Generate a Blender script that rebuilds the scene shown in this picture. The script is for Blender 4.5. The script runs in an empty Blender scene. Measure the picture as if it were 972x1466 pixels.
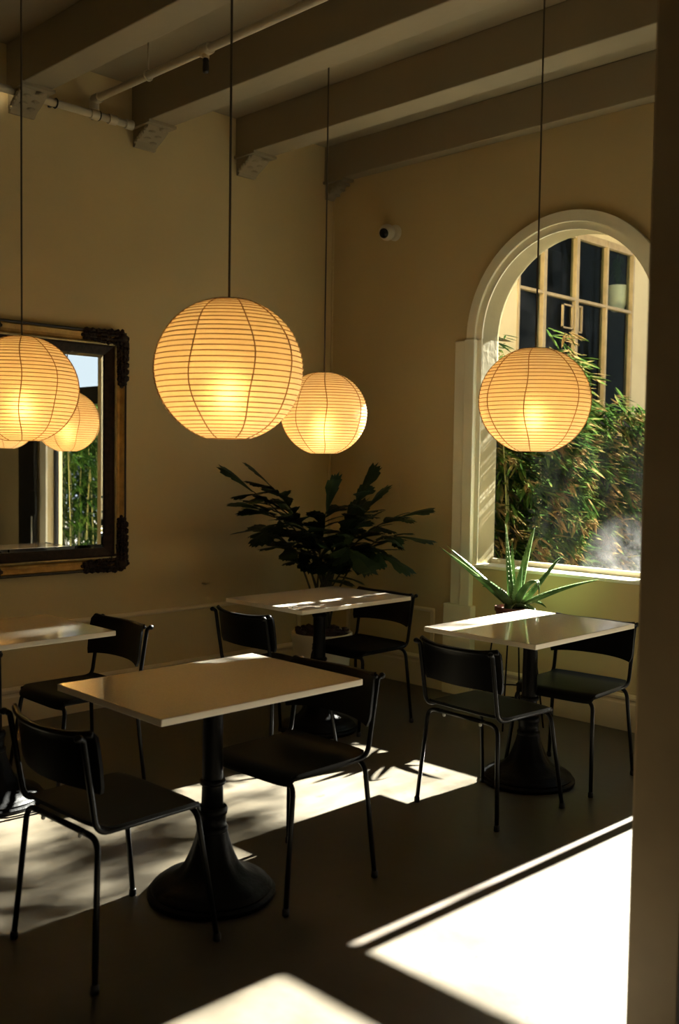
import bpy, bmesh, math, random
from math import sin, cos, pi, sqrt, radians as R
from mathutils import Vector as V, Matrix, noise
random.seed(11)
S = bpy.context.scene
C = S.collection

# ------------------------------------------------------------------ camera
cd = bpy.data.cameras.new('camera'); cam = bpy.data.objects.new('camera', cd); C.objects.link(cam)
cr, cu, cf = V((.71025, .70379, .01496)), V((-.04739, .0266, .99852)), V((-.70236, .70991, -.05224))
cam.matrix_world = Matrix(((cr.x, cu.x, -cf.x, 5.3094), (cr.y, cu.y, -cf.y, -5.2563), (cr.z, cu.z, -cf.z, 1.54), (0, 0, 0, 1)))
cd.sensor_fit = 'VERTICAL'; cd.sensor_height = 36; cd.lens = 1434.07 * 36 / 1466
cd.clip_start = .05; cd.clip_end = 200
cd.dof.use_dof = True; cd.dof.focus_distance = 4.9; cd.dof.aperture_fstop = 3.2
S.camera = cam

# ------------------------------------------------------------------ light and exposure
S.view_settings.view_transform = 'Standard'; S.view_settings.look = 'None'
S.view_settings.gamma = 1; S.view_settings.exposure = 1.62
S.view_settings.use_curve_mapping = False
S.cycles.use_denoising = True
S.cycles.max_bounces = 14; S.cycles.diffuse_bounces = 7; S.cycles.glossy_bounces = 5
S.cycles.transparent_max_bounces = 12
w = bpy.data.worlds.new('sky'); S.world = w; w.use_nodes = True
bg = w.node_tree.nodes['Background']
bg.inputs[0].default_value = (.74, .86, 1.0, 1); bg.inputs[1].default_value = .40
sd = bpy.data.lights.new('sun', 'SUN'); sd.energy = 44; sd.angle = R(.6); sd.color = (1, .96, .90)
sun = bpy.data.objects.new('sun', sd); C.objects.link(sun)
sun.rotation_euler = V((-.028, -1, -.66)).to_track_quat('-Z', 'Y').to_euler()
BULB = 38.0

# ------------------------------------------------------------------ materials
def mat(name, col, rough=.6, metal=0, spec=.5, var=0, vscale=4, bump=0, bscale=40, col2=None, detail=4, coat=0):
    m = bpy.data.materials.new(name); m.use_nodes = True
    nt = m.node_tree; b = nt.nodes['Principled BSDF']
    b.inputs['Base Color'].default_value = (*col, 1); b.inputs['Roughness'].default_value = rough
    b.inputs['Metallic'].default_value = metal; b.inputs['Specular IOR Level'].default_value = spec
    b.inputs['Coat Weight'].default_value = coat
    if var or bump or col2:
        g = nt.nodes.new('ShaderNodeNewGeometry')
    if var or col2:
        n = nt.nodes.new('ShaderNodeTexNoise'); n.inputs['Scale'].default_value = vscale; n.inputs['Detail'].default_value = detail
        r = nt.nodes.new('ShaderNodeValToRGB')
        c2 = col2 or tuple(c * (1 - var) for c in col)
        r.color_ramp.elements[0].color = (*c2, 1); r.color_ramp.elements[1].color = (*col, 1)
        r.color_ramp.elements[0].position = .33; r.color_ramp.elements[1].position = .66
        nt.links.new(g.outputs['Position'], n.inputs['Vector']); nt.links.new(n.outputs['Fac'], r.inputs['Fac'])
        nt.links.new(r.outputs['Color'], b.inputs['Base Color'])
    if bump:
        n2 = nt.nodes.new('ShaderNodeTexNoise'); n2.inputs['Scale'].default_value = bscale; n2.inputs['Detail'].default_value = 5
        bp = nt.nodes.new('ShaderNodeBump'); bp.inputs['Strength'].default_value = bump; bp.inputs['Distance'].default_value = .01
        nt.links.new(g.outputs['Position'], n2.inputs['Vector']); nt.links.new(n2.outputs['Fac'], bp.inputs['Height'])
        nt.links.new(bp.outputs['Normal'], b.inputs['Normal'])
    return m

def leaf_mat(name, c1, c2, c3, scale=3, rough=.45, trans=.35):
    m = mat(name, c1, rough); nt = m.node_tree; b = nt.nodes['Principled BSDF']
    g = nt.nodes.new('ShaderNodeNewGeometry'); n = nt.nodes.new('ShaderNodeTexNoise')
    n.inputs['Scale'].default_value = scale; n.inputs['Detail'].default_value = 3
    r = nt.nodes.new('ShaderNodeValToRGB'); e = r.color_ramp.elements
    e[0].position = .38; e[0].color = (*c1, 1); e[1].position = .62; e[1].color = (*c3, 1)
    k = e.new(.52); k.color = (*c2, 1)
    nt.links.new(g.outputs['Position'], n.inputs['Vector']); nt.links.new(n.outputs['Fac'], r.inputs['Fac'])
    nt.links.new(r.outputs['Color'], b.inputs['Base Color'])
    b.inputs['Specular IOR Level'].default_value = .0 if 'bamboo' in name else .15
    if trans:
        t = nt.nodes.new('ShaderNodeBsdfTranslucent'); mx = nt.nodes.new('ShaderNodeMixShader'); mx.inputs[0].default_value = trans
        nt.links.new(r.outputs['Color'], t.inputs['Color'])
        nt.links.new(b.outputs[0], mx.inputs[1]); nt.links.new(t.outputs[0], mx.inputs[2])
        nt.links.new(mx.outputs[0], nt.nodes['Material Output'].inputs['Surface'])
    return m

M = {}
WALLC = (.605, .484, .25)
M['plaster'] = mat('cream plaster', WALLC, .75, var=.08, vscale=1.3, bump=.12, bscale=22)
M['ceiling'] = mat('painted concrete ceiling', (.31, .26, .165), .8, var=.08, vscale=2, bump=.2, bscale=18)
M['trim'] = mat('cream trim paint', (.74, .63, .42), .5, var=.05)
M['reveal'] = mat('shade toned reveal plaster', (.36, .30, .155), .7, var=.1, vscale=5, bump=.15, bscale=25)  # same paint as the wall, with the reveal's shade put into the colour
M['casing'] = mat('pale arch casing paint', (.90, .86, .66), .5, var=.05, vscale=6)
M['back'] = mat('dim back wall paint', (.30, .25, .16), .8, var=.1)
M['pier'] = mat('beige pier plaster', (.50, .37, .20), .42, var=.15, vscale=5, bump=.1, bscale=14)
M['black_paint'] = mat('satin black powder coat', (.003, .003, .003), .34, spec=.15)
M['black_wood'] = mat('black stained plywood', (.003, .003, .0026), .36, spec=.14, var=.3, vscale=30)
M['seat'] = mat('worn black seat', (.003, .0033, .002), .45, spec=.08, var=.4, vscale=9)
M['iron'] = mat('black cast iron', (.003, .003, .003), .42, spec=.12, bump=.15, bscale=60)
M['top'] = mat('speckled white quartz', (.50, .45, .37), .08, var=.10, vscale=170, detail=2)
M['top_edge'] = mat('cream table edge', (.72, .64, .47), .4)
M['bumper'] = mat('translucent white plastic', (.6, .6, .55), .3)
M['gold'] = mat('aged gold leaf', (.40, .235, .055), .42, .45, var=.45, vscale=14, bump=.2, bscale=50)
M['bead'] = mat('pale gilt bead', (.42, .34, .16), .35, .5, var=.3, vscale=30)
M['carved'] = mat('dark carved wood', (.026, .013, .007), .5, spec=.25, var=.6, vscale=35, bump=.4, bscale=60)
M['rim'] = mat('blackened frame rim', (.010, .008, .006), .5)
M['mirror'] = mat('mirror silver', (.86, .87, .84), .012, 1)
M['soil'] = mat('dark red bark mulch', (.05, .022, .012), .8, var=.5, vscale=30, bump=.6, bscale=40)
M['pot'] = mat('cream glazed planter', (.84, .74, .50), .45, var=.08, vscale=5)
M['terracotta'] = mat('brown clay pot', (.16, .055, .035), .55, var=.2, vscale=9)
M['palm'] = leaf_mat('dark palm leaf', (.014, .030, .013), (.020, .042, .016), (.032, .058, .022), 5, .42, .12)
M['palm_stem'] = mat('dark palm stem', (.03, .032, .014), .5)
M['aloe'] = leaf_mat('aloe green', (.07, .125, .045), (.11, .18, .07), (.19, .27, .115), 9, .3, .22)
M['aloe_tooth'] = mat('pale aloe teeth', (.45, .50, .28), .5)
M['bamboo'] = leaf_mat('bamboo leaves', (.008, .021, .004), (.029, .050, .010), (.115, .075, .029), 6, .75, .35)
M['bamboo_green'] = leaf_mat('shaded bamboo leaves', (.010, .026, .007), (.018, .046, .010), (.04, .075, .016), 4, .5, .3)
M['culm'] = mat('bamboo culm', (.15, .16, .05), .5, var=.4, vscale=8)
M['cord'] = mat('brown lamp cord', (.075, .058, .035), .7)
M['rib'] = mat('bamboo lantern rib', (.30, .17, .06), .7)
M['pipe'] = mat('cream painted pipe', (.52, .45, .31), .45, var=.1, vscale=8)
M['dark_metal'] = mat('black metal', (.008, .008, .008), .4)
M['cctv'] = mat('white camera plastic', (.62, .58, .46), .35)
M['lens'] = mat('black lens glass', (.004, .004, .006), .06)
M['steel'] = mat('cream steel window', (.30, .225, .125), .5, var=.25, vscale=12)
M['stucco'] = mat('cream stucco', (.46, .39, .26), .85, var=.1, vscale=3, bump=.2, bscale=30)
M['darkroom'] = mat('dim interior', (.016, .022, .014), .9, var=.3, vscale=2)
M['paving'] = mat('courtyard paving', (.10, .09, .07), .85, var=.2, vscale=3)
M['gap_shade'] = mat('hedge gap shade', (.012, .010, .007), .8, var=.4, vscale=20)  # near-black colour standing in for shade between the bamboo leaves
M['white_pot'] = mat('white planter', (.80, .74, .70), .4)
M['blackdoor'] = mat('black door paint', (.010, .010, .009), .35)

def floor_mat():
    m = mat('polished concrete', (.4, .34, .25), .34); nt = m.node_tree; b = nt.nodes['Principled BSDF']
    g = nt.nodes.new('ShaderNodeNewGeometry'); L = nt.links
    n = nt.nodes.new('ShaderNodeTexNoise'); n.inputs['Scale'].default_value = 1.7; n.inputs['Detail'].default_value = 7; n.inputs['Roughness'].default_value = .62
    r = nt.nodes.new('ShaderNodeValToRGB'); e = r.color_ramp.elements
    e[0].position = .3; e[0].color = (.037, .030, .018, 1); e[1].position = .7; e[1].color = (.086, .073, .053, 1)
    L.new(g.outputs['Position'], n.inputs['Vector']); L.new(n.outputs['Fac'], r.inputs['Fac'])
    n2 = nt.nodes.new('ShaderNodeTexNoise'); n2.inputs['Scale'].default_value = 16; n2.inputs['Detail'].default_value = 3
    L.new(g.outputs['Position'], n2.inputs['Vector'])
    r2 = nt.nodes.new('ShaderNodeValToRGB'); r2.color_ramp.elements[0].position = .25; r2.color_ramp.elements[1].position = .34
    r2.color_ramp.elements[0].color = (.55, .52, .5, 1)
    L.new(n2.outputs['Fac'], r2.inputs['Fac'])
    mx = nt.nodes.new('ShaderNodeMixRGB'); mx.blend_type = 'MULTIPLY'; mx.inputs[0].default_value = .8
    L.new(r.outputs[0], mx.inputs[1]); L.new(r2.outputs[0], mx.inputs[2]); L.new(mx.outputs[0], b.inputs['Base Color'])
    mr = nt.nodes.new('ShaderNodeMapRange'); mr.inputs[3].default_value = .28; mr.inputs[4].default_value = .5
    L.new(n.outputs['Fac'], mr.inputs[0]); L.new(mr.outputs[0], b.inputs['Roughness'])
    bp = nt.nodes.new('ShaderNodeBump'); bp.inputs['Strength'].default_value = .06; bp.inputs['Distance'].default_value = .01
    L.new(n2.outputs['Fac'], bp.inputs['Height']); L.new(bp.outputs[0], b.inputs['Normal'])
    return m
M['floor'] = floor_mat()

def glass_mat(name, dust, tint=(.92, .95, .9)):
    m = bpy.data.materials.new(name); m.use_nodes = True; nt = m.node_tree; nt.nodes.clear(); L = nt.links
    o = nt.nodes.new('ShaderNodeOutputMaterial'); t = nt.nodes.new('ShaderNodeBsdfTransparent'); t.inputs[0].default_value = (*tint, 1)
    gl = nt.nodes.new('ShaderNodeBsdfGlossy'); gl.inputs['Roughness'].default_value = .02
    fr = nt.nodes.new('ShaderNodeLayerWeight'); fr.inputs['Blend'].default_value = .06
    a = nt.nodes.new('ShaderNodeMixShader'); L.new(fr.outputs['Fresnel'], a.inputs[0]); L.new(t.outputs[0], a.inputs[1]); L.new(gl.outputs[0], a.inputs[2])
    if dust:
        d = nt.nodes.new('ShaderNodeBsdfTranslucent'); d.inputs[0].default_value = (.75, .75, .7, 1)
        g = nt.nodes.new('ShaderNodeNewGeometry'); n = nt.nodes.new('ShaderNodeTexNoise'); n.inputs['Scale'].default_value = 5; n.inputs['Detail'].default_value = 8
        n.inputs['Roughness'].default_value = .7
        L.new(g.outputs['Position'], n.inputs['Vector'])
        # grime collects towards the lower right corner of the pane
        sp = nt.nodes.new('ShaderNodeVectorMath'); sp.operation = 'DISTANCE'; sp.inputs[1].default_value = (2.42, .17, .86)
        L.new(g.outputs['Position'], sp.inputs[0])
        mr = nt.nodes.new('ShaderNodeMapRange'); mr.inputs[1].default_value = .0; mr.inputs[2].default_value = .40; mr.inputs[3].default_value = .40; mr.inputs[4].default_value = .008
        L.new(sp.outputs['Value'], mr.inputs[0])
        mu = nt.nodes.new('ShaderNodeMath'); mu.operation = 'MULTIPLY'
        nr = nt.nodes.new('ShaderNodeMapRange'); nr.inputs[1].default_value = .35; nr.inputs[2].default_value = .7; nr.inputs[3].default_value = .02; nr.inputs[4].default_value = dust * .36
        L.new(n.outputs['Fac'], nr.inputs[0]); L.new(nr.outputs[0], mu.inputs[0]); L.new(mr.outputs[0], mu.inputs[1])
        b2 = nt.nodes.new('ShaderNodeMixShader'); L.new(mu.outputs[0], b2.inputs[0]); L.new(a.outputs[0], b2.inputs[1]); L.new(d.outputs[0], b2.inputs[2])
        L.new(b2.outputs[0], o.inputs[0])
    else:
        L.new(a.outputs[0], o.inputs[0])
    return m
M['glass'] = glass_mat('dusty window glass', .5)
M['clear'] = glass_mat('clear door glass', 0, (.97, .98, .96))
M['pane'] = glass_mat('far window glass', 0, (.78, .82, .76))

def paper_mat():
    m = bpy.data.materials.new('lantern paper'); m.use_nodes = True; nt = m.node_tree; nt.nodes.clear(); L = nt.links
    o = nt.nodes.new('ShaderNodeOutputMaterial')
    d = nt.nodes.new('ShaderNodeBsdfDiffuse'); t = nt.nodes.new('ShaderNodeBsdfTranslucent')
    g = nt.nodes.new('ShaderNodeNewGeometry'); n = nt.nodes.new('ShaderNodeTexNoise'); n.inputs['Scale'].default_value = 22; n.inputs['Detail'].default_value = 6
    r = nt.nodes.new('ShaderNodeValToRGB'); r.color_ramp.elements[0].color = (.66, .60, .48, 1); r.color_ramp.elements[1].color = (.78, .72, .60, 1)
    L.new(g.outputs['Position'], n.inputs['Vector']); L.new(n.outputs['Fac'], r.inputs[0])
    L.new(r.outputs[0], d.inputs[0]); L.new(r.outputs[0], t.inputs[0])
    a = nt.nodes.new('ShaderNodeMixShader'); a.inputs[0].default_value = .40
    rf = nt.nodes.new('ShaderNodeBsdfRefraction'); rf.inputs['Roughness'].default_value = .75; rf.inputs['IOR'].default_value = 1.35; rf.inputs[0].default_value = (.95, .88, .72, 1)
    c = nt.nodes.new('ShaderNodeMixShader'); c.inputs[0].default_value = .05
    L.new(d.outputs[0], a.inputs[1]); L.new(t.outputs[0], a.inputs[2]); L.new(a.outputs[0], c.inputs[1]); L.new(rf.outputs[0], c.inputs[2]); L.new(c.outputs[0], o.inputs[0])
    return m
M['paper'] = paper_mat()
mb = bpy.data.materials.new('glowing bulb'); mb.use_nodes = True
mb.node_tree.nodes['Principled BSDF'].inputs['Emission Color'].default_value = (1, .55, .15, 1)
mb.node_tree.nodes['Principled BSDF'].inputs['Emission Strength'].default_value = BULB
M['bulb'] = mb

# ------------------------------------------------------------------ mesh helpers
def box(bm, x0, y0, z0, x1, y1, z1):
    v = [bm.verts.new(c) for c in ((x0,y0,z0),(x1,y0,z0),(x1,y1,z0),(x0,y1,z0),(x0,y0,z1),(x1,y0,z1),(x1,y1,z1),(x0,y1,z1))]
    for f in ((3,2,1,0),(4,5,6,7),(0,1,5,4),(1,2,6,5),(2,3,7,6),(3,0,4,7)): bm.faces.new([v[i] for i in f])

def prism(bm, poly, z0, z1):
    a = [bm.verts.new((x, y, z0)) for x, y in poly]; b = [bm.verts.new((x, y, z1)) for x, y in poly]
    n = len(poly); bm.faces.new(a[::-1]); bm.faces.new(b)
    for i in range(n): bm.faces.new((a[i], a[(i+1) % n], b[(i+1) % n], b[i]))

def tube(bm, pts, r, seg=10, cap=True):
    pts = [V(p) for p in pts]; rings = []; up = None
    for i, p in enumerate(pts):
        t = (pts[min(i+1, len(pts)-1)] - pts[max(i-1, 0)]).normalized()
        if up is None:
            up = V((0,0,1)) if abs(t.z) < .9 else V((1,0,0))
        u = (up - t * up.dot(t)).normalized(); v = t.cross(u); up = u
        rr = r[i] if isinstance(r, (list, tuple)) else r
        rings.append([bm.verts.new(p + (u * cos(2*pi*k/seg) + v * sin(2*pi*k/seg)) * rr) for k in range(seg)])
    for a, b in zip(rings, rings[1:]):
        for k in range(seg): bm.faces.new((a[k], a[(k+1) % seg], b[(k+1) % seg], b[k]))
    if cap: bm.faces.new(rings[0][::-1]); bm.faces.new(rings[-1])

def bend(pts, rad, n=6):                       # polyline with rounded corners
    pts = [V(p) for p in pts]; out = [pts[0]]
    for i in range(1, len(pts)-1):
        a = (pts[i-1]-pts[i]); b = (pts[i+1]-pts[i]); r = min(rad, a.length*.49, b.length*.49)
        p0 = pts[i] + a.normalized()*r; p1 = pts[i] + b.normalized()*r
        for k in range(n+1):
            t = k/n; out.append(p0*(1-t)**2 + pts[i]*2*t*(1-t) + p1*t*t)
    return out + [pts[-1]]

def lathe(bm, prof, seg=32, cx=0, cy=0, z0=0, lob=None, capb=True, capt=True):
    rings = []
    for j, (r, z) in enumerate(prof):
        ring = []
        for k in range(seg):
            a = 2*pi*k/seg; rr = r * (1 + (lob(z, a) if lob else 0))
            ring.append(bm.verts.new((cx + rr*cos(a), cy + rr*sin(a), z0 + z)))
        rings.append(ring)
    for a, b in zip(rings, rings[1:]):
        for k in range(seg): bm.faces.new((a[k], a[(k+1) % seg], b[(k+1) % seg], b[k]))
    if capb: bm.faces.new(rings[0][::-1])
    if capt: bm.faces.new(rings[-1])

def blob(bm, c, r, sub=1, rot=None):
    m = Matrix.Translation(c) @ (rot.to_4x4() if rot else Matrix()) @ Matrix.Diagonal((*(r if isinstance(r, tuple) else (r, r, r)), 1))
    bmesh.ops.create_icosphere(bm, subdivisions=sub, radius=1, matrix=m)

def obj(name, bm, m, parent=None, smooth=False, bevel=0, auto=None):
    if isinstance(bm, bpy.types.Mesh): me = bm
    else:
        bmesh.ops.recalc_face_normals(bm, faces=bm.faces)
        me = bpy.data.meshes.new(name); bm.to_mesh(me); bm.free()
        me.materials.append(m if not isinstance(m, str) else M[m])
        if smooth: me.shade_smooth()
        if auto: me.set_sharp_from_angle(angle=R(auto))
    o = bpy.data.objects.new(name, me); C.objects.link(o)
    if parent: o.parent = parent
    if bevel:
        b = o.modifiers.new('bevel', 'BEVEL'); b.width = bevel; b.segments = 2; b.limit_method = 'ANGLE'
    return o

def B(): return bmesh.new()
def thing(name, label, cat, loc=(0,0,0), rz=0, group=None):
    o = bpy.data.objects.new(name, None); C.objects.link(o); o.location = loc; o.rotation_euler = (0,0,rz)
    o.empty_display_size = .1
    return tag(o, label, cat, group)
def tag(o, label, cat, group=None):
    o['label'] = label; o['category'] = cat
    if group: o['group'] = group
    return o
def struct(name, bm, m, label=None, **k):
    o = obj(name, bm, m, **k); o['kind'] = 'structure'
    if label: o['label'] = label
    return o
def kids(o): return [x for x in list(C.objects) if x.parent == o]
def dup(root, loc, rz, label):
    r = root.copy(); C.objects.link(r); r.location = loc; r.rotation_euler = (0,0,rz); r['label'] = label
    for ch in kids(root):
        c = ch.copy(); C.objects.link(c); c.parent = r
        for g in kids(ch):
            d = g.copy(); C.objects.link(d); d.parent = c
    return r

def quad(bm, *p): bm.faces.new([bm.verts.new(q) for q in p])

# ------------------------------------------------------------------ room shell
XR, YB, ZC = 6.8, -7.2, 3.80          # room: x 0..XR, y YB..0
TW = .17                              # right wall thickness
AX, AR, AZ, SILL = 1.985, .60, 2.33, .87
DX0, DX1 = 3.24, 4.2                  # doorway in the right wall
b = B(); box(b, -.2, YB-.2, -.15, XR+.2, TW, 0); struct('floor', b, 'floor', 'worn polished concrete floor')
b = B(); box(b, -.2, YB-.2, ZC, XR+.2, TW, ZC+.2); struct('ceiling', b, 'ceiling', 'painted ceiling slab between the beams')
b = B(); box(b, -.2, YB-.2, 0, 0, TW, ZC); struct('wall_left', b, 'plaster', 'cream plaster wall that carries the gilt mirror')
b = B(); box(b, 0, YB-.2, 0, XR, YB, ZC); struct('wall_back', b, 'back')
b = B(); box(b, XR, YB-.2, 0, XR+.2, TW, ZC); struct('wall_far_right', b, 'back')

def wall_right():
    bm = B(); xs = [0, AX-AR]
    N = 40
    arch = [(AX - AR*cos(pi*i/N), AZ + AR*sin(pi*i/N)) for i in range(N+1)]
    def panel(x0, x1, za0, za1, zb0, zb1):
        quad(bm, (x0,0,za0), (x1,0,za1), (x1,0,zb1), (x0,0,zb0))
        quad(bm, (x0,TW,za0), (x0,TW,zb0), (x1,TW,zb1), (x1,TW,za1))
    panel(0, AX-AR, 0, 0, ZC, ZC)
    for (x0, z0), (x1, z1) in zip(arch, arch[1:]):
        panel(x0, x1, 0, 0, SILL, SILL); panel(x0, x1, z0, z1, ZC, ZC)
        quad(bm, (x0,0,z0), (x1,0,z1), (x1,TW,z1), (x0,TW,z0))
    for x in (AX-AR, AX+AR): quad(bm, (x,0,SILL), (x,TW,SILL), (x,TW,AZ), (x,0,AZ))
    quad(bm, (AX-AR,0,SILL), (AX+AR,0,SILL), (AX+AR,TW,SILL), (AX-AR,TW,SILL))
    panel(AX+AR, DX0, 0, 0, ZC, ZC); DH = 2.75
    panel(DX0, DX1, DH, DH, ZC, ZC)
    quad(bm, (DX0,0,DH), (DX1,0,DH), (DX1,TW,DH), (DX0,TW,DH))
    for x in (DX0, DX1): quad(bm, (x,0,0), (x,TW,0), (x,TW,DH), (x,0,DH))
    panel(DX1, XR, 0, 0, ZC, ZC)
    bmesh.ops.remove_doubles(bm, verts=bm.verts, dist=1e-5)
    o = struct('wall_right', bm, 'plaster', 'cream plaster wall pierced by the arched window')
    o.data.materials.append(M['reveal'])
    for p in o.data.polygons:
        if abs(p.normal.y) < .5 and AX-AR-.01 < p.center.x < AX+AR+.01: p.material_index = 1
    return o
wall_right()

# beams and corbels
BY = [(-.10, 0), (-.93, -.755), (-1.745, -1.57), (-2.56, -2.385), (-3.375, -3.2), (-4.19, -4.015), (-5.0, -4.83), (-5.82, -5.645)]
def corbel(y0, y1):
    bm = B()
    prof = [(0, 3.43), (.02, 3.43), (.03, 3.445), (.05, 3.46), (.085, 3.475), (.12, 3.495), (.15, 3.515), (.16, 3.53), (.17, 3.553), (0, 3.553)]
    a = [bm.verts.new((x, y0+.012, z)) for x, z in prof]; c = [bm.verts.new((x, y1-.012, z)) for x, z in prof]
    n = len(prof); bm.faces.new(a); bm.faces.new(c[::-1])
    for i in range(n): bm.faces.new((a[i], c[i], c[(i+1) % n], a[(i+1) % n]))
    box(bm, 0, y0-.012, 3.535, .205, y1+.012, 3.552)
    for k in range(6): blob(bm, V((.03+.022*k, y0+.008, 3.46+.012*k)), (.016, .012, .016))
    for k in range(5): blob(bm, V((.06+.025*k, (y0+y1)/2 + .03*(-1)**k, 3.465+.014*k)), (.016, .03, .014))
    return bm
for i, (y0, y1) in enumerate(BY):
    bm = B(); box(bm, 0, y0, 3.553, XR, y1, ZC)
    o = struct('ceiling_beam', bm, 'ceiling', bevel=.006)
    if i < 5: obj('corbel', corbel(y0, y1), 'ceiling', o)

# base boards, dado rail, panel frame
def profile_x(bm, x0, x1, prof):     # on wall y=0, prof = (depth, z)
    a = [bm.verts.new((x0, -d, z)) for d, z in prof]; c = [bm.verts.new((x1, -d, z)) for d, z in prof]; n = len(prof)
    bm.faces.new(a); bm.faces.new(c[::-1])
    for i in range(n): bm.faces.new((a[i], c[i], c[(i+1) % n], a[(i+1) % n]))
def profile_y(bm, y0, y1, prof):     # on wall x=0
    a = [bm.verts.new((d, y0, z)) for d, z in prof]; c = [bm.verts.new((d, y1, z)) for d, z in prof]; n = len(prof)
    bm.faces.new(a); bm.faces.new(c[::-1])
    for i in range(n): bm.faces.new((a[i], c[i], c[(i+1) % n], a[(i+1) % n]))
bp = [(0,0), (.022,0), (.022,.155), (.018,.165), (.018,.175), (.026,.185), (.026,.197), (.012,.21), (0,.212)]
b = B(); profile_y(b, YB, 0, bp); struct('baseboard_left', b, 'trim')
b = B(); profile_x(b, .026, DX0-.02, bp); struct('baseboard_right', b, 'trim')
rp = [(0,.535), (.012,.538), (.020,.546), (.020,.556), (.012,.562), (0,.565)]
b = B(); profile_y(b, YB, -.30, rp); box(b, 0, -.32, .212, .014, -.29, .565); struct('trim_1', b, 'trim', 'thin dado moulding along the left wall')
b = B(); profile_x(b, .22, 1.03, [(d, z-.022) for d, z in rp]); box(b, 1.005, -.014, .212, 1.033, 0, .54); box(b, .21, -.014, .212, .235, 0, .54)
struct('trim_2', b, 'trim', 'panel moulding below the dado by the corner')
# corner conduit strip
b = B(); box(b, .0, -.012, .2, .012, 0, 3.5); struct('trim_3', b, 'plaster')

# arched window: casing, glass, sill
def arch_band(bm, r0, r1, y0, y1, n=40, zb=None):
    def ring(r, y): return [bm.verts.new((AX - r*cos(pi*i/n), y, AZ + r*sin(pi*i/n))) for i in range(n+1)]
    a, c, d, e = ring(r0, y0), ring(r1, y0), ring(r1, y1), ring(r0, y1)
    for i in range(n):
        for p, q in ((a, c), (c, d), (d, e), (e, a)): bm.faces.new((p[i], p[i+1], q[i+1], q[i]))
    for i in (0, n): bm.faces.new((a[i], c[i], d[i], e[i]))
win = bpy.data.objects.new('window_1', None); C.objects.link(win); win['kind'] = 'structure'; win['label'] = 'arched window with a deep reveal and dusty pane'
b = B(); arch_band(b, AR, AR+.045, -.012, .0); arch_band(b, AR+.045, AR+.11, -.032, 0); obj('arch_moulding', b, 'casing', win, smooth=True, auto=35)
b = B()
for sgn in (-1, 1):
    xa, xb = AX + sgn*(AR+.115), AX + sgn*(AR+.035)
    box(b, min(xa,xb), -.045, 0.0, max(xa,xb), 0, AZ)
    xa, xb = AX + sgn*(AR+.205), AX + sgn*(AR+.110)
    box(b, min(xa,xb), -.028, .0, max(xa,xb), 0, AZ-.005)
    xa, xb = AX + sgn*(AR+.045), AX + sgn*(AR+.0)
    box(b, min(xa,xb), -.012, SILL, max(xa,xb), 0, AZ)
    xa, xb = AX + sgn*(AR+.24), AX + sgn*(AR+.01)
    box(b, min(xa,xb), -.055, 0, max(xa,xb), 0, .60)
obj('pilaster', b, 'casing', win, bevel=.006)
b = B(); box(b, AX-AR-.03, -.03, SILL-.018, AX+AR+.03, TW, SILL+.004); obj('window_sill', b, 'casing', win, bevel=.006)
b = B()
n = 40; pts = [(AX-AR, SILL+.03)] + [(AX-AR*cos(pi*i/n), AZ+AR*sin(pi*i/n)) for i in range(n+1)] + [(AX+AR, SILL+.03)]
a = [b.verts.new((x, TW-.015, z)) for x, z in pts]; c = [b.verts.new((x, TW-.009, z)) for x, z in pts]; b.faces.new(a)
obj('pane', b, 'glass', win)
b = B(); box(b, AX-AR, TW-.03, SILL, AX+AR, TW, SILL+.035); box(b, 2.50, TW-.03, SILL, AX+AR, TW-.002, AZ+.3); obj('frame_bar_sun_strip', b, 'pipe', win)  # tall strip at the right jamb is added, out of view, to trim the sunbeam

# doorway: black steel frame, bright slit beside the jamb, transom above
dr = bpy.data.objects.new('door_1', None); C.objects.link(dr); dr['kind'] = 'structure'; dr['label'] = 'glazed doorway with transom, behind the beige pier'
b = B()
box(b, 3.266, .07, 0, 3.322, .12, 2.05)                 # left post, slit of light left of it
box(b, 3.24, .07, 2.05, 4.2, .12, 2.225)                 # transom bar
box(b, 3.24, .07, 2.66, 4.2, .12, 2.75)
box(b, 4.175, .07, 0, 4.2, .12, 2.75)
obj('door_frame', b, 'blackdoor', dr, bevel=.004)
b = B(); box(b, 3.322, .092, .0, 4.175, .098, 2.05); obj('pane', b, 'clear', dr)
b = B(); box(b, 3.24, .092, 2.225, 4.175, .098, 2.66); obj('pane', b, 'clear', dr)
b = B(); box(b, DX1, -.02, 0, DX1+.12, 0, 2.8); struct('trim_4', b, 'casing', 'pale door casing')
lf = thing('door_leaf', 'narrow black door leaf folded flat against the cream wall, seen in the mirror', 'door', (4.34, -.06, 0))
b = B(); box(b, 0, -.02, .01, .33, .02, 2.4); obj('leaf_panel', b, 'blackdoor', lf, bevel=.004)
b = B(); box(b, -.07, -.045, .92, .05, -.02, 1.17); obj('lock_box', b, 'dark_metal', lf, bevel=.006)
b = B(); tube(b, [(.02, -.035, .3), (.02, -.035, .9)], .008); obj('shoot_bolt', b, 'bumper', lf, smooth=True)

# pier beside the camera, and the black post beyond it
b = B(); prism(b, [(4.186, -3.14), (4.318, -3.14), (4.318, -3.045), (4.186, -3.045)], 0, ZC); struct('wall_pier', b, 'pier', 'narrow beige plaster pier standing close to the camera', bevel=.008)
b = B(); prism(b, [(4.3195, -3.155), (4.75, -3.155), (4.75, -3.045), (4.3195, -3.045)], 0, ZC); struct('trim_5', b, 'blackdoor', 'black upright post against the beige pier')

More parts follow.
